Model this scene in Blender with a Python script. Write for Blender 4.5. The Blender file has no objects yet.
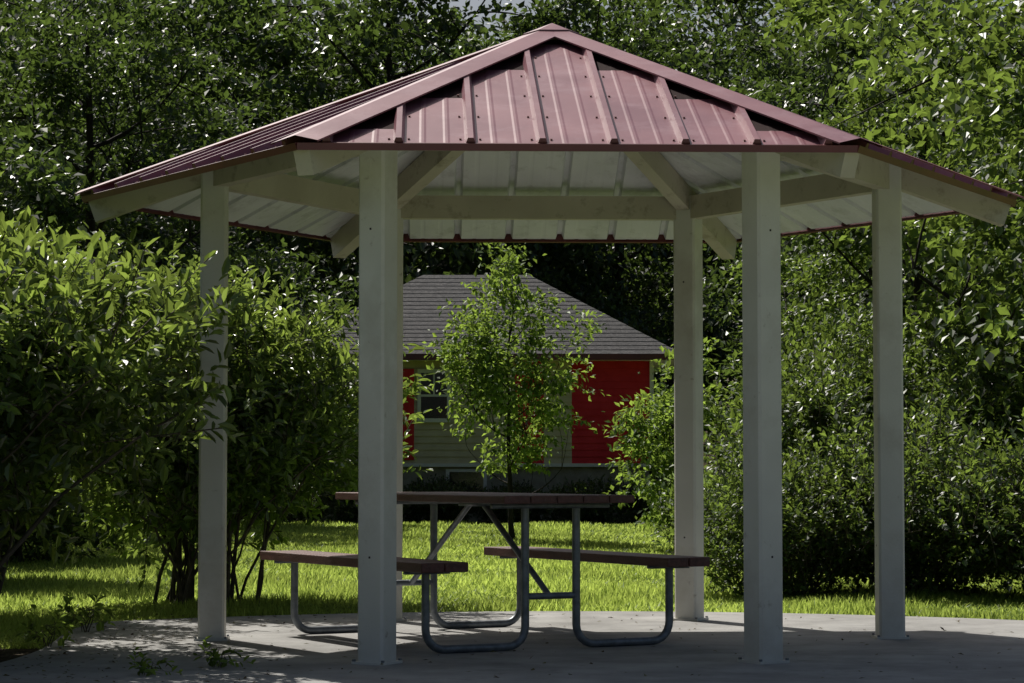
import bpy, math
import numpy as np
from mathutils import Vector, Matrix
scene=bpy.context.scene
R=math.radians
# ------------------------------------------------------------------ helpers
def link(ob):
    scene.collection.objects.link(ob); return ob
def empty(name,loc=(0,0,0)):
    e=bpy.data.objects.new(name,None); e.location=loc; e.empty_display_size=.3
    return link(e)
def mesh_from(name,parts,mats,smooth_mats=()):
    vs=[];ls=[];starts=[];tot=[];mi=[];rn=[];off=0;lo=0
    for v,f,m,r in parts:
        v=np.asarray(v,float).reshape(-1,3); f=np.asarray(f,int)
        if len(f)==0: continue
        n,k=f.shape
        vs.append(v); ls.append((f+off).ravel()); starts.append(lo+np.arange(n)*k)
        tot.append(np.full(n,k)); mi.append(np.full(n,m))
        rn.append(np.full(n,.5) if r is None else np.asarray(r)); off+=len(v); lo+=n*k
    vs=np.concatenate(vs);ls=np.concatenate(ls);starts=np.concatenate(starts);tot=np.concatenate(tot)
    mi=np.concatenate(mi);rn=np.concatenate(rn)
    me=bpy.data.meshes.new(name)
    me.vertices.add(len(vs)); me.vertices.foreach_set('co',vs.astype(np.float32).ravel())
    me.loops.add(len(ls)); me.loops.foreach_set('vertex_index',ls.astype(np.int32))
    me.polygons.add(len(starts)); me.polygons.foreach_set('loop_start',starts.astype(np.int32))
    me.polygons.foreach_set('loop_total',tot.astype(np.int32))
    me.polygons.foreach_set('material_index',mi.astype(np.int32))
    sm=np.isin(mi,list(smooth_mats)); me.polygons.foreach_set('use_smooth',sm)
    a=me.attributes.new('rnd','FLOAT','FACE'); a.data.foreach_set('value',rn.astype(np.float32))
    for m in mats: me.materials.append(m)
    me.update(calc_edges=True); me.validate()
    return me
def obj(name,me,parent=None,loc=(0,0,0),rot=(0,0,0),scale=(1,1,1)):
    o=bpy.data.objects.new(name,me); o.location=loc;o.rotation_euler=rot;o.scale=scale
    link(o)
    if parent: o.parent=parent
    return o
BF=np.array([[0,3,2,1],[4,5,6,7],[0,1,5,4],[1,2,6,5],[2,3,7,6],[3,0,4,7]])
def box_part(c,ax,ay,az,m=0):
    c,ax,ay,az=[np.array(t,float) for t in (c,ax,ay,az)]
    v=[c-ax-ay-az,c+ax-ay-az,c+ax+ay-az,c-ax+ay-az,c-ax-ay+az,c+ax-ay+az,c+ax+ay+az,c-ax+ay+az]
    return (np.array(v),BF,m,None)
def bx(x0,x1,y0,y1,z0,z1,m=0):
    return box_part(((x0+x1)/2,(y0+y1)/2,(z0+z1)/2),((x1-x0)/2,0,0),(0,(y1-y0)/2,0),(0,0,(z1-z0)/2),m)
def beam_part(p0,p1,w,h,m=0):
    p0=np.array(p0,float);p1=np.array(p1,float);d=p1-p0;L=np.linalg.norm(d);d/=L
    s=np.cross(d,[0,0,1]);s/=np.linalg.norm(s);u=np.cross(s,d)
    c=(p0+p1)/2-u*h/2
    return box_part(c,d*L/2,s*w/2,u*h/2,m)
def tube(pts,rad,k=6,m=0,cap=True):
    pts=np.asarray(pts,float);n=len(pts);rad=np.broadcast_to(rad,(n,))
    t=np.gradient(pts,axis=0);t/=np.linalg.norm(t,axis=1)[:,None]+1e-9
    ref=np.eye(3)[int(np.argmin(np.abs(t).max(0)))]
    a=np.cross(t,ref);a/=np.linalg.norm(a,axis=1)[:,None]+1e-9;b=np.cross(t,a)
    for i in range(1,n):
        pa=a[i-1]-t[i]*np.dot(a[i-1],t[i]); nn=np.linalg.norm(pa)
        if nn>1e-6: a[i]=pa/nn; b[i]=np.cross(t[i],a[i])
    ang=np.arange(k)*2*math.pi/k
    v=pts[:,None]+rad[:,None,None]*(a[:,None]*np.cos(ang)[None,:,None]+b[:,None]*np.sin(ang)[None,:,None])
    i=np.arange(n-1)[:,None]*k;j=np.arange(k)[None];j2=(j+1)%k
    f=np.stack([i+j,i+j2,i+k+j2,i+k+j],-1).reshape(-1,4)
    return (v.reshape(-1,3),f,m,None)
def unit(v): return v/(np.linalg.norm(v,axis=-1,keepdims=True)+1e-9)
def leaf_quads(P,D,N,L,W,rng,m=1):
    D=unit(D);S=unit(np.cross(D,N));N2=np.cross(S,D)
    L=L[:,None];W=W[:,None]
    a=P;b=P+D*L*.45+S*W*.5+N2*W*.18;c=P+D*L;d=P+D*L*.45-S*W*.5+N2*W*.18
    v=np.stack([a,b,c,d],1).reshape(-1,3);f=np.arange(len(P)*4).reshape(-1,4)
    return (v,f,m,rng.random(len(P)))
def leaf_full(P,D,N,L,W,rng,m=1):
    D=unit(D);S=unit(np.cross(D,N));N2=np.cross(S,D);L=L[:,None];W=W[:,None]
    up=N2*W*.22
    v=np.stack([P,P+D*L*.3+S*W*.45+up,P+D*L*.68+S*W*.4+up*.7,P+D*L-N2*L*.10,
                P+D*L*.68-S*W*.4+up*.7,P+D*L*.3-S*W*.45+up],1).reshape(-1,3)
    b=np.arange(len(P))[:,None]*6
    f=np.concatenate([b+np.array([[0,1,2,3]]),b+np.array([[0,3,4,5]])]);r=rng.random(len(P))
    return (v,f,m,np.concatenate([r,r]))
# ------------------------------------------------------------------ materials
def new_mat(name):
    m=bpy.data.materials.new(name);m.use_nodes=True;nt=m.node_tree;nt.nodes.clear()
    out=nt.nodes.new('ShaderNodeOutputMaterial');return m,nt,out
def ramp(nt,stops):
    r=nt.nodes.new('ShaderNodeValToRGB');e=r.color_ramp.elements
    while len(e)<len(stops): e.new(.5)
    for el,(p,c) in zip(e,stops): el.position=p;el.color=(*c,1)
    return r
def surf(name,c1,c2,scale=6,rough=.6,spec=.5,bump=.0,bscale=60,metal=0,detail=6,stops=(.35,.65),stain=None,stretch=None,rvar=0):
    m,nt,out=new_mat(name);N=nt.nodes;Lk=nt.links
    p=N.new('ShaderNodeBsdfPrincipled');Lk.new(p.outputs[0],out.inputs[0])
    tc=N.new('ShaderNodeTexCoord');src=tc.outputs['Object']
    if stretch:
        mp=N.new('ShaderNodeMapping');mp.inputs['Scale'].default_value=stretch;Lk.new(src,mp.inputs[0]);src=mp.outputs[0]
    n=N.new('ShaderNodeTexNoise');n.inputs['Scale'].default_value=scale;n.inputs['Detail'].default_value=detail;Lk.new(src,n.inputs['Vector'])
    r=ramp(nt,[(stops[0],c1),(stops[1],c2)]);Lk.new(n.outputs[0],r.inputs[0]);col=r.outputs[0]
    if stain:
        stl=stain if isinstance(stain,list) else [stain]
        for st in stl:
            n2=N.new('ShaderNodeTexNoise');n2.inputs['Scale'].default_value=st[1];n2.inputs['Detail'].default_value=8;n2.inputs['Roughness'].default_value=.7;Lk.new(src,n2.inputs['Vector'])
            r2=ramp(nt,[(st[2],(0,0,0)),(st[3],(1,1,1))]);Lk.new(n2.outputs[0],r2.inputs[0])
            mx=N.new('ShaderNodeMix');mx.data_type='RGBA';Lk.new(r2.outputs[0],mx.inputs[0]);Lk.new(col,mx.inputs[6]);mx.inputs[7].default_value=(*st[0],1);col=mx.outputs[2]
    Lk.new(col,p.inputs['Base Color'])
    p.inputs['Roughness'].default_value=rough;p.inputs['Specular IOR Level'].default_value=spec;p.inputs['Metallic'].default_value=metal
    if rvar:
        mr=N.new('ShaderNodeMapRange');mr.inputs[3].default_value=rough-rvar;mr.inputs[4].default_value=rough+rvar;Lk.new(n.outputs[0],mr.inputs[0]);Lk.new(mr.outputs[0],p.inputs['Roughness'])
    if bump:
        b=N.new('ShaderNodeBump');b.inputs['Strength'].default_value=bump;b.inputs['Distance'].default_value=.02
        n3=N.new('ShaderNodeTexNoise');n3.inputs['Scale'].default_value=bscale;n3.inputs['Detail'].default_value=5;Lk.new(src,n3.inputs['Vector'])
        Lk.new(n3.outputs[0],b.inputs['Height']);Lk.new(b.outputs[0],p.inputs['Normal'])
    return m
def leafmat(name,dark,mid,light,trans,tmix=.4,rough=.5,spec=.3):
    m,nt,out=new_mat(name);N=nt.nodes;Lk=nt.links
    at=N.new('ShaderNodeAttribute');at.attribute_name='rnd'
    r=ramp(nt,[(0,dark),(.55,mid),(1,light)]);Lk.new(at.outputs['Fac'],r.inputs[0])
    p=N.new('ShaderNodeBsdfPrincipled');Lk.new(r.outputs[0],p.inputs['Base Color']);p.inputs['Roughness'].default_value=rough;p.inputs['Specular IOR Level'].default_value=spec
    t=N.new('ShaderNodeBsdfTranslucent')
    r2=ramp(nt,[(0,tuple(x*.4 for x in trans)),(1,tuple(min(1,x*1.3) for x in trans))]);Lk.new(at.outputs['Fac'],r2.inputs[0]);Lk.new(r2.outputs[0],t.inputs[0])
    mx=N.new('ShaderNodeMixShader');mx.inputs[0].default_value=tmix;Lk.new(p.outputs[0],mx.inputs[1]);Lk.new(t.outputs[0],mx.inputs[2]);Lk.new(mx.outputs[0],out.inputs[0])
    return m
M_bark=surf('bark',(.015,.012,.009),(.045,.037,.03),9,.9,.2,.6,30,stretch=(1,1,.25))
M_stem=surf('shrub_stem',(.05,.042,.03),(.12,.10,.075),12,.8,.3)
M_leaf=leafmat('tree_leaf',(.006,.015,.007),(.016,.034,.012),(.050,.088,.024),(.22,.34,.06),.24,.42,.4)
M_leaf2=leafmat('tree_leaf_light',(.008,.020,.007),(.024,.052,.013),(.075,.13,.03),(.35,.50,.08),.30,.42,.4)
M_bush=leafmat('shrub_leaf',(.011,.027,.009),(.034,.070,.017),(.095,.16,.038),(.44,.60,.10),.33,.32,.65)
M_sap=leafmat('sapling_leaf',(.024,.05,.013),(.055,.105,.023),(.11,.185,.04),(.42,.60,.09),.42)
M_grass=leafmat('grass_blade',(.11,.17,.028),(.19,.27,.042),(.30,.36,.085),(.60,.75,.15),.5,.5,.3)
M_ground=surf('lawn_soil',(.08,.13,.022),(.16,.23,.04),1.3,.95,.1,.5,40,detail=9)
M_soil=surf('mulch',(.035,.027,.018),(.10,.08,.055),14,.95,.1,1,50)
M_conc=surf('concrete',(.29,.285,.275),(.38,.375,.36),3,.85,.25,.2,90,detail=10,stain=[((.19,.185,.175),1.1,.45,.72),((.15,.145,.135),7,.57,.8)])
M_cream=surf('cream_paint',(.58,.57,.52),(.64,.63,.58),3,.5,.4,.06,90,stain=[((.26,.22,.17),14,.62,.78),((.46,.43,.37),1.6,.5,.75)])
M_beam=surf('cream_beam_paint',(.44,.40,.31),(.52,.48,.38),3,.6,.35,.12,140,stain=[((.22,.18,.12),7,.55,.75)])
M_red=surf('red_roof_metal',(.175,.050,.070),(.24,.080,.10),2.2,.42,.75,.04,14,detail=6,stain=((.30,.155,.18),4,.5,.75),rvar=.08)
M_redd=surf('red_trim_metal',(.09,.018,.02),(.13,.025,.028),3,.4,.5)
M_gap=surf('dark_roof_gap',(.018,.008,.008),(.03,.013,.013),5,.9,.1)
M_white=surf('white_panel_underside',(.62,.63,.65),(.72,.73,.75),3,.45,.5,stain=((.40,.40,.40),5,.52,.75))
M_pipe=surf('galvanised_pipe',(.13,.145,.16),(.21,.23,.25),25,.45,.5,metal=.4)
M_plank=surf('maroon_plank',(.075,.026,.022),(.13,.048,.04),7,.5,.5,.3,60,stretch=(1,6,6),stain=((.15,.11,.09),5,.55,.75))
M_screw=surf('screw_head',(.14,.05,.05),(.18,.08,.08),30,.4,.6,metal=.5)
M_joint=surf('hole_dark',(.03,.03,.03),(.06,.05,.05),20,.95,.1)
M_shing=surf('asphalt_shingle',(.075,.073,.075),(.165,.16,.16),9,.9,.2,.7,25,detail=9,stretch=(1,4,4),stain=((.05,.05,.05),22,.45,.6))
M_side=surf('beige_siding',(.52,.44,.29),(.60,.52,.36),4,.7,.3)
M_hred=surf('red_siding',(.55,.014,.022),(.65,.025,.035),4,.6,.3)
M_found=surf('foundation_block',(.28,.25,.19),(.36,.33,.26),7,.9,.2,.5,30)
M_trim=surf('house_trim',(.65,.63,.58),(.72,.70,.65),5,.6,.3)
M_glass=surf('window_glass',(.012,.015,.018),(.02,.024,.028),2,.08,.7)
M_wood=surf('weathered_wood',(.22,.19,.16),(.32,.28,.24),8,.8,.2)
# ------------------------------------------------------------------ camera
cam=bpy.data.cameras.new('camera');co=link(bpy.data.objects.new('camera',cam))
co.location=(0,0,.92);co.rotation_euler=(R(90+3.03),0,0)
cam.sensor_width=36;cam.lens=84;cam.clip_end=3000;cam.clip_start=.1
scene.camera=co
# ------------------------------------------------------------------ light
AZ=R(-32);EL=R(51)
S=Vector((math.sin(AZ)*math.cos(EL),math.cos(AZ)*math.cos(EL),math.sin(EL)))
sun=bpy.data.lights.new('sun','SUN');sun.energy=5;sun.angle=R(.53);sun.color=(1,.955,.88)
so=link(bpy.data.objects.new('sun',sun));so.rotation_euler=S.to_track_quat('Z','Y').to_euler();so.location=(-10,15,30)
w=bpy.data.worlds.new('World');scene.world=w;w.use_nodes=True
nt=w.node_tree;nt.nodes.clear()
sky=nt.nodes.new('ShaderNodeTexSky');sky.sky_type='NISHITA';sky.sun_disc=False;sky.sun_elevation=EL;sky.sun_rotation=AZ;sky.dust_density=4
bg=nt.nodes.new('ShaderNodeBackground');bg.inputs[1].default_value=.062
wo=nt.nodes.new('ShaderNodeOutputWorld');nt.links.new(sky.outputs[0],bg.inputs[0]);nt.links.new(bg.outputs[0],wo.inputs[0])
scene.view_settings.view_transform='Standard';scene.view_settings.look='None';scene.view_settings.exposure=0
# ------------------------------------------------------------------ ground, slab
obj('ground',mesh_from('ground',[(np.array([[-700,-300,-.03],[700,-300,-.03],[700,1100,-.03],[-700,1100,-.03]]),[[0,1,2,3]],0,None)],[M_ground]))
th=np.linspace(0,2*math.pi,120,endpoint=False)
ol=np.stack([.4+5.2*np.cos(th),9+6.45*np.sin(th)],1)
ol[:,0]=np.maximum(ol[:,0],-2.45+.06*np.sin(ol[:,1]*1.7))
n=len(ol)
me=bpy.data.meshes.new('slab')
vv=[(x,y,0) for x,y in ol]+[(x,y,-.12) for x,y in ol]
ff=[list(range(n))]+[[i,n+i,n+(i+1)%n,(i+1)%n][::-1] for i in range(n)]
me.from_pydata(vv,[],ff);me.materials.append(M_conc)
slab=obj('concrete_pad',me)
rng=np.random.default_rng(5)
t=np.linspace(0,2*math.pi,40,endpoint=False);rr=1+.08*np.sin(t*5)
me=bpy.data.meshes.new('bed');me.from_pydata([(-4.3+1.85*a*math.cos(b),11.2+3.3*a*math.sin(b),-.02) for a,b in zip(rr,t)],[],[list(range(40))]);me.materials.append(M_soil)
obj('mulch_bed',me)
NL=900
P=np.stack([rng.uniform(-4,4.5,NL),rng.uniform(9.5,15,NL),np.full(NL,.006)],1)
P[:,0]=np.where(rng.random(NL)<.55,-2.3+rng.exponential(.5,NL)*np.sign(rng.random(NL)-.3),P[:,0])
D=unit(np.stack([rng.normal(size=NL),rng.normal(size=NL),rng.normal(size=NL)*.15],1));Nn=np.tile([0,0,1.0],(NL,1))+rng.normal(size=(NL,3))*.3
M_lit=leafmat('dry_leaf',(.05,.035,.02),(.10,.07,.035),(.13,.14,.05),(.2,.15,.05),.2)
obj('leaf_litter',mesh_from('litter',[leaf_quads(P,D,Nn,rng.uniform(.012,.04,NL),rng.uniform(.008,.02,NL),rng,0)],[M_lit]))
def grass(n,y0,y1,seed):
    rg=np.random.default_rng(seed)
    y=y0+(y1-y0)*rg.random(n)**1.5;x=rg.uniform(-1,1,n)*(y*.235+1.2)
    back=9+6.45*np.sqrt(np.clip(1-((x-.4)/5.2)**2,0,1));k=(y>back+.02)|(x<-2.5)
    k&=~((((x+4.3)/1.8)**2+((y-11.2)/3.2)**2)<1)
    x=x[k];y=y[k];n=len(x)
    h=rg.uniform(.03,.075,n)*(1+.35*np.sin(x*3.1+1.3*np.sin(y*1.7)));wd=.007+.0007*(y-12)
    a=rg.uniform(0,math.pi,n);dx=np.cos(a)*wd;dy=np.sin(a)*wd
    z=np.full(n,-.03);ln=rg.normal(size=(n,2))*.03
    v=np.stack([np.stack([x-dx,y-dy,z],1),np.stack([x+dx,y+dy,z],1),np.stack([x+ln[:,0],y+ln[:,1],z+h],1)],1).reshape(-1,3)
    patch=.5+.28*np.sin(x*1.3+2*np.sin(y*.6))*np.sin(y*.9+x*.5)
    return (v,np.arange(n*3).reshape(-1,3),0,np.clip(patch+rg.normal(size=n)*.22,0,1))
obj('lawn_grass',mesh_from('grass',[grass(260000,12.5,40,1)],[M_grass]))
# ------------------------------------------------------------------ gazebo
C=np.array([.22,12.94,0]);ROT=R(2.1)
gz=empty('gazebo',tuple(C))
RP=1.83;RE=2.53;ZE=2.375;ZA=3.285
def cdir(i): a=ROT+i*math.pi/3;return np.array([math.cos(a),math.sin(a),0])
def zr(r): return ZA-(ZA-ZE)*r/RE
hw=.0705
for i in range(6):
    d=cdir(i);s=np.array([-d[1],d[0],0]);p=d*RP
    top=zr(RP)-.05
    b=.012;prof=[(hw-b,-hw),(hw,-hw+b),(hw,hw-b),(hw-b,hw),(-hw+b,hw),(-hw,hw-b),(-hw,-hw+b),(-hw+b,-hw)]
    v=np.array([p+d*a+s*c+np.array([0,0,z]) for z in (0.012,top) for a,c in prof])
    f=[[j,(j+1)%8,8+(j+1)%8,8+j] for j in range(8)]
    pp=[(v,f,0,None),box_part(p+[0,0,.006],d*.088,s*.088,[0,0,.006],0)]
    for a in(-1,1):
        for c in(-1,1):
            pp.append(box_part(p+d*a*.079+s*c*.079+[0,0,.016],d*.006,s*.006,[0,0,.006],1))
    for z in (.5,2.05):
        pp.append(box_part(p+[0,0,z],d*(hw+.001),s*.005,[0,0,.005],2))
    obj('post_%d'%(i+1),mesh_from('post',pp,[M_cream,M_pipe,M_joint]),parent=gz)
    q=cdir(i+1)*RP
    e=unit(q-p);zt=2.575
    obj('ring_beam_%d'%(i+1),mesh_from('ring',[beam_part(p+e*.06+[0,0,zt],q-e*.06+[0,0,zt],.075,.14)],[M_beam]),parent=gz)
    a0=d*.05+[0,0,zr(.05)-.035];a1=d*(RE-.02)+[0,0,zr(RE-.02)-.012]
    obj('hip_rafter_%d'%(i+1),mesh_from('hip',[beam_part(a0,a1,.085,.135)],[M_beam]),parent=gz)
    A=cdir(i)*RE;B=cdir(i+1)*RE;mid=(A+B)/2;eave=unit(B-A);up=np.array([0,0,ZA-ZE])-mid;SL=np.linalg.norm(up);up=up/SL
    nrm=np.cross(eave,up);nrm*= np.sign(nrm[2]);org=mid+[0,0,ZE];half=RE/2
    sp=.325
    cen=[sp*(k) for k in np.arange(-3.5,4)]
    prof=[]
    for c in cen:
        prof+=[(c-.026,0),(c-.013,.036),(c+.013,.036),(c+.026,0)]
        for t in (.108,.217):
            prof+=[(c+t-.016,0),(c+t-.006,.0016),(c+t+.006,.0016),(c+t+.016,0)]
    prof=[(u,w_) for u,w_ in prof if abs(u)<half-.01];prof=[(-half,0)]+prof+[(half,0)]
    def vm_(u): return SL*(1-abs(u)/half)
    def pan(offset,m,lo=0):
        vs=[]
        for u,w_ in prof:
            vm=vm_(u)
            vs+= [org+eave*u+up*lo*min(1,vm/.05)+nrm*(w_+offset),org+eave*u+up*vm+nrm*(w_+offset)]
        f=[[2*j,2*j+2,2*j+3,2*j+1] for j in range(len(prof)-1)]
        return (np.array(vs),f,m,None)
    def pan_cut():
        vs=[];f=[]
        for (u0,w0),(u1,w1) in zip(prof[:-1],prof[1:]):
            um=(u0+u1)/2;k=math.floor((um-cen[0])/sp);kc=min(cen,key=lambda c:abs(c-um))
            if abs(um-kc)<.027 or um<cen[0] or um>cen[-1]: v0,v1=vm_(u0),vm_(u1)
            else:
                a_=cen[k]+.026;b_=cen[k+1]-.026;v0=v1=min(vm_(a_),vm_(b_))
            b=len(vs)
            vs+=[org+eave*u0+nrm*w0,org+eave*u1+nrm*w1,org+eave*u1+up*v1+nrm*w1,org+eave*u0+up*v0+nrm*w0];f.append([b,b+1,b+2,b+3])
        return (np.array(vs),f,0,None)
    rp=[pan_cut(),pan(-.006,1,.006),pan(-.003,4,.006)]
    for c in cen:
        if abs(c)<half-.05:
            rp.append((np.array([org+eave*(c+a)+nrm*h+up*.001 for a,h in ((-.026,-.008),(.026,-.008),(.013,.036),(-.013,.036))]),[[0,1,2,3]],3,None))
        for t in (.045,.28):
            u=c+t
            for v_ in np.arange(.10,SL,.42):
                if v_<SL*(1-abs(u)/half)-.35:
                    rp.append(box_part(org+eave*u+up*v_+nrm*.003,eave*.005,up*.005,nrm*.004,2))
    obj('roof_panel_%d'%(i+1),mesh_from('panel',rp,[M_red,M_white,M_screw,M_redd,M_gap]),parent=gz)
    tp=[box_part(org-up*.008-[0,0,.004],eave*(half+.004),up*.006,nrm*.017,0)]
    obj('eave_trim_%d'%(i+1),mesh_from('trim',tp,[M_redd]),parent=gz)
    for Cn,dirn in ((A,eave),(B,-eave)):
        hv=unit(np.array([0,0,ZA])-(Cn+[0,0,ZE]));side=unit(dirn-hv*np.dot(dirn,hv))
        LH=np.linalg.norm(np.array([0,0,ZA])-(Cn+[0,0,ZE]))
        o0=Cn+[0,0,ZE];up3=nrm*.044;peak=np.array([0,0,.050])
        wf=.12
        q=[o0-hv*.03+peak,o0-hv*.03+side*wf+up3,o0+hv*(LH-.17)+side*wf+up3,o0+hv*LH+peak]
        q2=[x-nrm*.004 for x in q]
        lip=[q[1],q[1]-nrm*.008,q[2]-nrm*.008,q[2]]
        f_=[[0,1,2,3]]
        obj('hip_cap_%d'%(2*i+(1 if Cn is A else 2)),mesh_from('cap',[(np.array(q),f_,0,None),(np.array(q2),[[3,2,1,0]],1,None),(np.array(lip),f_,0,None)],[M_red,M_redd]),parent=gz)
v=[np.array([0,0,ZA+.062])]+[cdir(i)*.16+[0,0,zr(.16)+.058] for i in range(6)]+[cdir(i)*.16+[0,0,zr(.16)+.04] for i in range(6)]
me=bpy.data.meshes.new('apex');me.from_pydata([tuple(x) for x in v],[],[(0,i+1,(i+1)%6+1) for i in range(6)]+[(i+1,i+7,(i+1)%6+7,(i+1)%6+1) for i in range(6)]);me.materials.append(M_red)
obj('apex_cap',me,parent=gz)
obj('apex_hub',mesh_from('hub',[tube([(0,0,ZA-.28),(0,0,ZA-.04)],.12,12)],[M_beam]),parent=gz)
# ------------------------------------------------------------------ picnic table
tb=empty('picnic_table',(-.19,12.92,0));tb.rotation_euler=(0,0,R(90+29))
Lt=2.0
pl=[]
for k in range(5):
    y=-.38+.153*k;pl.append(bx(-Lt/2,Lt/2,y,y+.147,.742,.782))
def bev(o,wd=.005):
    b=o.modifiers.new('bevel','BEVEL');b.width=wd;b.segments=2;b.limit_method='ANGLE'
o=obj('table_top',mesh_from('top',pl,[M_plank]),parent=tb);bev(o)
for sname,sy in (('seat_1',-1),('seat_2',1)):
    q=[bx(-Lt/2,Lt/2,sy*.71-.13,sy*.71-.003,.41,.458),bx(-Lt/2,Lt/2,sy*.71+.003,sy*.71+.13,.41,.458)]
    o=obj(sname,mesh_from(sname,q,[M_plank]),parent=tb);bev(o)
rp=.021;pp=[]
for x in (-.80,.80):
    for s in (-1,1):
        b=.10
        pts=[(x,s*.715,.41),(x,s*.715,.25)]+[(x,s*(.715-b)+s*b*math.cos(a),rp+b-b*math.sin(a)) for a in np.linspace(0,math.pi/2,7)]
        pts+=[(x,s*.4,rp)]+[(x,s*(.15+b)-s*b*math.sin(a),rp+b-b*math.cos(a)) for a in np.linspace(0,math.pi/2,7)]+[(x,s*.15,.4),(x,s*.15,.735)]
        pp.append(tube(pts,rp,10,0))
        pp.append(bx(x-.02,x+.02,s*.71-.12,s*.71+.12,.395,.409,0))
    pp.append(tube([(x,-.15,.27),(x,.15,.27)],.017,8,0))
    pp.append(bx(x-.02,x+.02,-.34,.34,.715,.741,0))
    pp.append(tube([(x*.98,0,.27),(x*.1,0,.725)],.016,8,0))
pp.append(bx(-.12,.12,-.05,.05,.715,.741,0))
obj('pipe_frame',mesh_from('frame',pp,[M_pipe],smooth_mats=(0,)),parent=tb)
# ------------------------------------------------------------------ house
H=empty('house',(0,42,0))
def hobj(n,parts,mats): return obj(n,mesh_from(n,parts,mats),parent=H)
XL,XR,DP=-3.9,2.46,4.5
hobj('foundation',[bx(XL+.05,XR-.05,.05,DP-.05,-.05,.98)],[M_found])
hobj('walls',[bx(XL+.02,XR-.02,.02,DP-.02,.98,2.86)],[M_side])
lap=[];red=[]
z=1.0
while z<2.84:
    for (a,b,lst) in ((XL,.05,lap),(.05,.56,red),(.56,1.05,lap),(1.05,XR,red)):
        lst.append(box_part(((a+b)/2,-.002,z+.06),((b-a)/2,0,0),(0,.008,.0),(0,.010,.062)))
    lap.append(box_part((XR+.002,DP/2,z+.06),(0,DP/2,0),(.008,0,0),(-.008,0,.062)))
    z+=.12
hobj('lap_siding',lap,[M_side]);hobj('red_siding',red,[M_hred])
hobj('red_shutter',[bx(-1.98,-1.72,-.05,-.02,1.06,2.66)],[M_hred])
hobj('corner_trim',[bx(XR-.04,XR+.03,-.05,.03,1.0,2.84),bx(XL,XR+.03,-.055,-.02,.94,1.0)],[M_trim])
for i,(a,b,c,d) in enumerate(((-1.66,-1.08,1.72,2.66),)):
    fr=[bx(a,b,-.07,-.03,c,c+.07),bx(a,b,-.07,-.03,d-.07,d),bx(a,a+.06,-.068,-.03,c+.07,d-.07),bx(b-.06,b,-.068,-.03,c+.07,d-.07),bx(a+.06,b-.06,-.062,-.03,(c+d)/2-.02,(c+d)/2+.02),bx((a+b)/2-.015,(a+b)/2+.015,-.06,-.03,(c+d)/2+.02,d-.07)]
    hobj('window_frame_%d'%(i+1),fr,[M_trim]);hobj('window_glass_%d'%(i+1),[bx(a+.04,b-.04,-.045,-.02,c+.03,d-.03)],[M_glass])
hobj('basement_window',[bx(-1.1,-.5,.0,.06,.45,.85)],[M_glass])
hobj('basement_window_frame',[bx(-1.16,-1.1,-.01,.06,.4,.9),bx(-.5,-.44,-.01,.06,.4,.9),bx(-1.1,-.5,-.01,.06,.85,.9),bx(-1.1,-.5,-.01,.06,.4,.45)],[M_trim])
x0,x1,y0,y1=XL-.42,XR+.52,-.42,DP+.42;ze=2.9;run=(y1-y0)/2;zrg=4.5
NC=20
rp_=[]
for k in range(NC):
    t0=k/NC;t1=(k+1)/NC
    a0=[x0+run*t0,y0+run*t0,x1-run*t0,y1-run*t0];a1=[x0+run*t1,y0+run*t1,x1-run*t1,y1-run*t1]
    z0=ze+(zrg-ze)*t0+.009;z1=ze+(zrg-ze)*t1
    q=[(a0[0],a0[1],z0),(a0[2],a0[1],z0),(a0[2],a0[3],z0),(a0[0],a0[3],z0),(a1[0],a1[1],z1),(a1[2],a1[1],z1),(a1[2],a1[3],z1),(a1[0],a1[3],z1),
       (a0[0],a0[1],z0-.009),(a0[2],a0[1],z0-.009),(a0[2],a0[3],z0-.009),(a0[0],a0[3],z0-.009)]
    rp_.append((np.array(q),[[0,1,5,4],[1,2,6,5],[2,3,7,6],[3,0,4,7],[8,9,1,0],[9,10,2,1],[10,11,3,2],[11,8,0,3]],0,None))
hobj('hip_roof',rp_,[M_shing])
hobj('soffit',[bx(x0+.03,x1-.03,y0+.03,y1-.03,2.80,2.87)],[M_trim])
hobj('gutter',[bx(x0-.02,x1+.02,y0-.06,y0+.03,2.80,2.90),bx(x1-.03,x1+.05,y0+.03,y1,2.80,2.90)],[M_redd])
dk=empty('wooden_deck',(3.9,40.5,0))
dp=[bx(-.4,3.2,0,2.4,.72,.84)]
for x in np.linspace(-.35,3.1,5): dp.append(bx(x,x+.1,.02,.12,-.05,.715));dp.append(bx(x,x+.1,.02,.12,.845,1.75))
dp+= [bx(-.4,3.2,.0,.14,1.755,1.82),bx(-.4,3.2,.04,.1,.95,1.02)]
for x in np.arange(-.2,3.1,.14): dp.append(bx(x,x+.035,.05,.09,1.025,1.75))
obj('deck_frame',mesh_from('deck',dp,[M_wood]),parent=dk)
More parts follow.
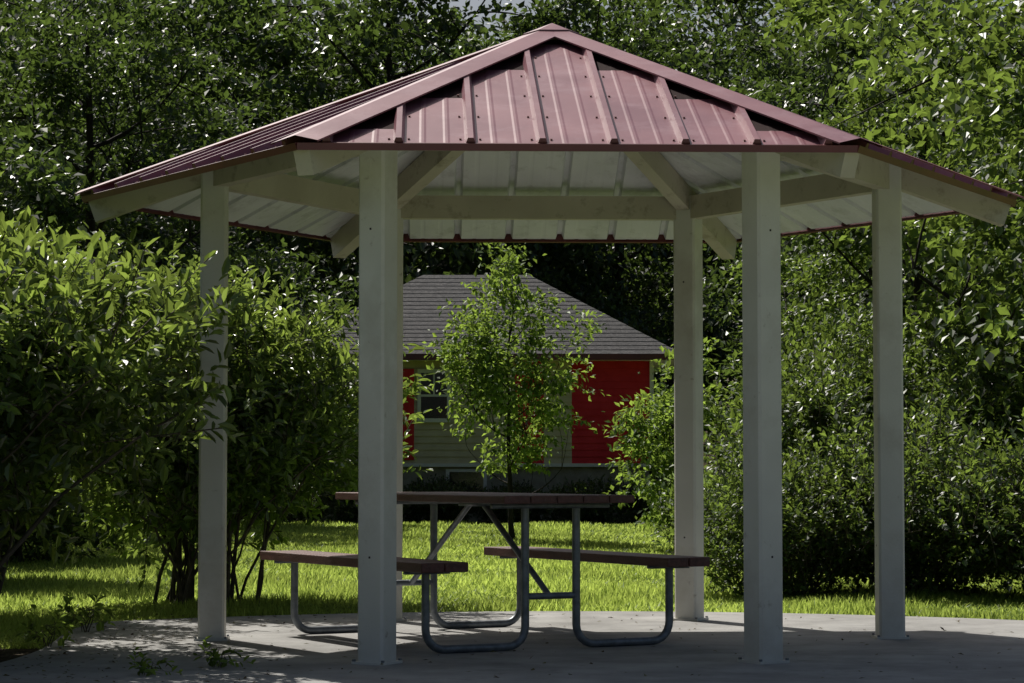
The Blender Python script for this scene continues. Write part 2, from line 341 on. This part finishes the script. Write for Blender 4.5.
# ------------------------------------------------------------------ vegetation
def make_tree(name,seed,h,r,base,leaf,ncl,nlf,lm,trunk_r,rc=.9,lean=(0,0),full=False,aspect=.62,flat=.6,nsp=9,tight=.30):
    rg=np.random.default_rng(seed);parts=[]
    tz=np.linspace(0,h*.82,9);wob=np.cumsum(rg.normal(size=(9,2))*.02*h*.35,axis=0);wob[0]=0
    tp=np.stack([wob[:,0]+lean[0]*tz,wob[:,1]+lean[1]*tz,tz-.1],1)
    parts.append(tube(tp,trunk_r*np.linspace(1,.18,9)**.9*np.array([1.35]+[1]*8),9,0))
    cz=(base+h)/2;rz=(h-base)/2
    dirs=unit(rg.normal(size=(ncl,3)));rad=(.35+.65*rg.random(ncl)**.55)
    lob=1+.16*np.sin(dirs[:,0]*5+seed)+.14*np.sin(dirs[:,1]*6+2*seed)+.1*np.sin(dirs[:,2]*7)
    cc=dirs*(rad*lob)[:,None]*[r,r,rz]
    taper=1-.35*np.clip(cc[:,2]/rz,0,1);cc[:,:2]*=taper[:,None]
    cc+=np.array([lean[0]*cz,lean[1]*cz,cz])
    nl=11;limb=[]
    for k in range(nl):
        f=.22+.7*k/nl;st=np.array([np.interp(f*h*.82,tz,tp[:,j]) for j in range(3)])
        a=k*2.4+rg.random()*.5;l=r*(.85-.45*f)
        en=st+np.array([math.cos(a)*l,math.sin(a)*l,l*(.45+.5*f)])
        md=(st+en)/2+rg.normal(size=3)*.06*h*.3+[0,0,-.04*h]
        tt=np.linspace(0,1,7)[:,None];pts=(1-tt)**2*st+2*tt*(1-tt)*md+tt**2*en
        parts.append(tube(pts,trunk_r*(.45-.25*f)*np.linspace(1,.3,7),6,0));limb.append(pts)
    LP=np.concatenate([l[2:] for l in limb]+[tp[4:]])
    for c in cc:
        dd=np.linalg.norm(LP-c+[0,0,.4],axis=1);p=LP[np.argmin(dd)]
        md=(p+c)/2+rg.normal(size=3)*.1+[0,0,.08]
        tt=np.linspace(0,1,5)[:,None];pts=(1-tt)**2*p+2*tt*(1-tt)*md+tt**2*c
        parts.append(tube(pts,trunk_r*.11*np.linspace(1,.3,5),4,0))
    n=ncl*nlf;ci=np.repeat(np.arange(ncl),nlf)
    rcv=rc*rg.uniform(.6,1.25,ncl)[ci]
    so_=unit(rg.normal(size=(ncl*nsp,3)))*(rg.random(ncl*nsp)**.4)[:,None]
    si=ci*nsp+rg.integers(0,nsp,n)
    d=rg.normal(size=(n,3))*[tight,tight,tight*.33]
    P=cc[ci]+(so_[si]*[1,1,flat]+d)*rcv[:,None]
    out=unit(P-np.array([0,0,cz]))
    P[:,2]-=.25*rcv*np.linalg.norm(d[:,:2],axis=1)
    D=unit(out*.5+rg.normal(size=(n,3))*.7+[0,0,-.25]);Nv=unit(np.array([0,0,1.0])+rg.normal(size=(n,3))*.45)
    L=leaf*rg.uniform(.6,1.25,n)
    parts.append((leaf_full if full else leaf_quads)(P,D,Nv,L,L*aspect,rg,1))
    return mesh_from(name,parts,[M_bark,lm],smooth_mats=(0,))
def make_bush(name,seed,rx,ry,h,zlow,nst,ntw,nlf,leafL,lm,full=True,tw=.32,aspect=.4,stem_r=.012,upb=.5,spread=.28,lobe=.17,midz=.72):
    rg=np.random.default_rng(seed);parts=[]
    cz=(h+zlow)/2;rz=(h-zlow)/2
    d=unit(rg.normal(size=(ntw,3)));rad=rg.random(ntw)**.42
    ph=rg.uniform(0,6,4)
    lob=1+lobe*np.sin(d[:,0]*4+ph[0])*np.cos(d[:,2]*4+ph[1])+lobe*.9*np.sin(d[:,1]*5+ph[2]+d[:,2]*3)
    P0=d*(rad*lob)[:,None]*[rx,ry,rz]+[0,0,cz];P0[:,2]=np.maximum(P0[:,2],.08)
    tdir=unit(d*.55+rg.normal(size=(ntw,3))*.45+[0,0,upb]);tl=tw*rg.uniform(.5,1.3,ntw)
    idx=rg.choice(ntw,nst,replace=False)
    for i in idx:
        a=rg.uniform(0,6.28);b=np.array([math.cos(a)*rx*spread*rg.random(),math.sin(a)*ry*spread*rg.random(),-.05]);e=P0[i]
        md=b*.6+e*.4;md[2]=e[2]*midz+.1
        tt=np.linspace(0,1,8)[:,None];pts=(1-tt)**2*b+2*tt*(1-tt)*md+tt**2*e;pts[1:-1]+=rg.normal(size=(6,3))*.012
        parts.append(tube(pts,stem_r*rg.uniform(.7,1.5)*np.linspace(1,.3,8),5,0))
    vis=rg.choice(ntw,min(ntw,900),replace=False)
    for i in vis:
        parts.append(tube([P0[i]-tdir[i]*tl[i]*.5,P0[i],P0[i]+tdir[i]*tl[i]*.5,P0[i]+tdir[i]*tl[i]],stem_r*.28,3,0))
    n=ntw*nlf;ti=np.repeat(np.arange(ntw),nlf);t=np.tile(np.linspace(.1,1,nlf),ntw)
    P=P0[ti]+tdir[ti]*(tl[ti]*t)[:,None]
    side=unit(np.cross(tdir[ti],rg.normal(size=(n,3))))
    D=unit(tdir[ti]*(.35+.6*t[:,None])+side*.9+rg.normal(size=(n,3))*.15);Nv=unit(tdir[ti]*.6+np.array([0,0,.8])+rg.normal(size=(n,3))*.35)
    L=leafL*rg.uniform(.6,1.25,n)
    parts.append((leaf_full if full else leaf_quads)(P,D,Nv,L,L*aspect,rg,1))
    return mesh_from(name,parts,[M_stem,lm],smooth_mats=(0,))
T0=make_tree('t0',11,15.5,4.8,1.6,.25,95,250,M_leaf,.26,1.5,flat=.5)
T1=make_tree('t1',12,13.5,4.8,1.2,.23,95,250,M_leaf,.22,1.4,flat=.5)
T2=make_tree('t2',13,6.5,2.8,.2,.17,65,300,M_leaf,.10,.85,flat=.5,nsp=7)
T3=make_tree('t3',14,8.2,3.5,1.3,.13,90,300,M_leaf2,.13,.85,flat=.5,nsp=6,tight=.27)
T4=make_tree('t4',15,10.5,3.6,1.5,.15,85,300,M_leaf,.17,1.0,flat=.5,nsp=6,tight=.27)
def put(name,me,x,y,s=1,rz=0,sz=None): return obj(name,me,None,(x,y,-.05),(0,0,rz),(s,s,sz or s))
rg=np.random.default_rng(77)
for y,sp,off,ss in ((57,5.6,0,.98),(68,5.8,2.6,1.13),(82,7.6,1,1.18)):
    hw_=y*.26+5
    for x in np.arange(-hw_+off,hw_,sp):
        me_=T0 if rg.random()<.5 else T1
        put('maple_tree' if me_ is T0 else 'oak_tree',me_,x+rg.uniform(-1,1),y+rg.uniform(-1.5,1.5),ss*rg.uniform(.85,1.14),rg.uniform(0,6))
for x in np.arange(-17,19,3.9):
    put('understory_tree',T2,x+rg.uniform(-.6,.6),(52 if -6<x<3 else 46)+rg.uniform(-1,1),rg.uniform(.8,1.1),rg.uniform(0,6))
for x,y,s,rz in ((-9.6,31,.95,1),(-8.2,40,1.0,2.2),(9.3,31,1,.4),(7.0,39,.95,5.2),(-6.4,35.5,.85,3.3)):
    put('elm_tree',T4,x,y,s,rz)
for x,y,s,rz in ((5.9,21.5,.95,2.9),(7.8,26.5,1.05,2.5),(5.4,30.5,.8,4.0)):
    put('hackberry_tree',T3,x,y,s,rz)
for x,y,s,rz in ((-7.3,27,.8,1),(-7.6,21,.7,3),(-5.1,38.6,.85,4)):
    put('understory_tree',T2,x,y,s,rz)
SAP=make_tree('sap',21,3.75,.92,.95,.085,90,85,M_sap,.038,.27,aspect=.6,flat=.8)
put('young_maple_tree',SAP,.02,30,1,0)
VT=make_tree('vt',25,2.35,.72,.25,.085,60,80,M_sap,.03,.24,aspect=.55,flat=.6)
put('ninebark_shrub',VT,1.85,27,1,0)
B1=make_bush('b1',31,1.35,1.2,2.02,.72,60,3500,11,.088,M_bush,tw=.32,aspect=.42,stem_r=.013,spread=.45,lobe=.25,midz=.6)
B2=make_bush('b2',32,1.15,1.1,2.1,.55,44,2500,11,.083,M_bush,tw=.30,aspect=.42,spread=.4,lobe=.22)
B3=make_bush('b3',33,.95,.9,1.15,.02,20,1900,9,.06,M_leaf2,tw=.28,aspect=.6,full=False,lobe=.28,upb=.8)
B4=make_bush('b4',34,1.3,1.2,2.4,.1,20,2200,10,.09,M_leaf2,tw=.32,aspect=.55,full=False,lobe=.28)
B5=make_bush('b5',35,.9,.8,.8,.0,12,1200,10,.07,M_leaf,tw=.2,aspect=.5,full=False)
put('privet_shrub',B1,-3.08,11.9,1,.3)
put('privet_shrub',B2,-3.42,10.3,.75,1.3,.62)
put('privet_shrub',B1,-3.95,14.8,1.0,2.3,1.0)
put('privet_shrub',B2,-2.05,16.4,1,0)
put('privet_shrub',B2,-4.6,19.5,1.15,2)
for x,y,s,rz in ((2.05,17.6,.82,0),(2.95,17.8,1.0,1.5),(4.1,17.1,1.02,3.1),(5.0,17.8,1.0,5)): put('spirea_shrub',B3,x,y,s,rz)
for x,y,s,rz,sz in ((3.0,22.5,.85,0,.85),(4.6,21.5,.95,2,.95),(3.7,26,.9,1,.95)): put('viburnum_shrub',B4,x,y,s,rz,sz)
for x in np.arange(-5,3,1.25): put('foundation_shrub',B5,x,40.8+rg.uniform(-.3,.3),rg.uniform(.6,.85),rg.uniform(0,6))
for x,y,s,rz in ((-5.0,24,1,0),(-6.2,31,1.1,2)): put('viburnum_shrub',B4,x,y,s,rz)
W=make_bush('weed',41,.09,.09,.16,.02,5,14,5,.045,M_sap,tw=.07,aspect=.5,stem_r=.003)
for x,y,s in ((-1.62,10.7,.8),(-1.36,11.1,.9),(-2.4,12.4,1.2),(-2.4,13.5,1.4)): put('weed_plant',W,x,y,s,x)
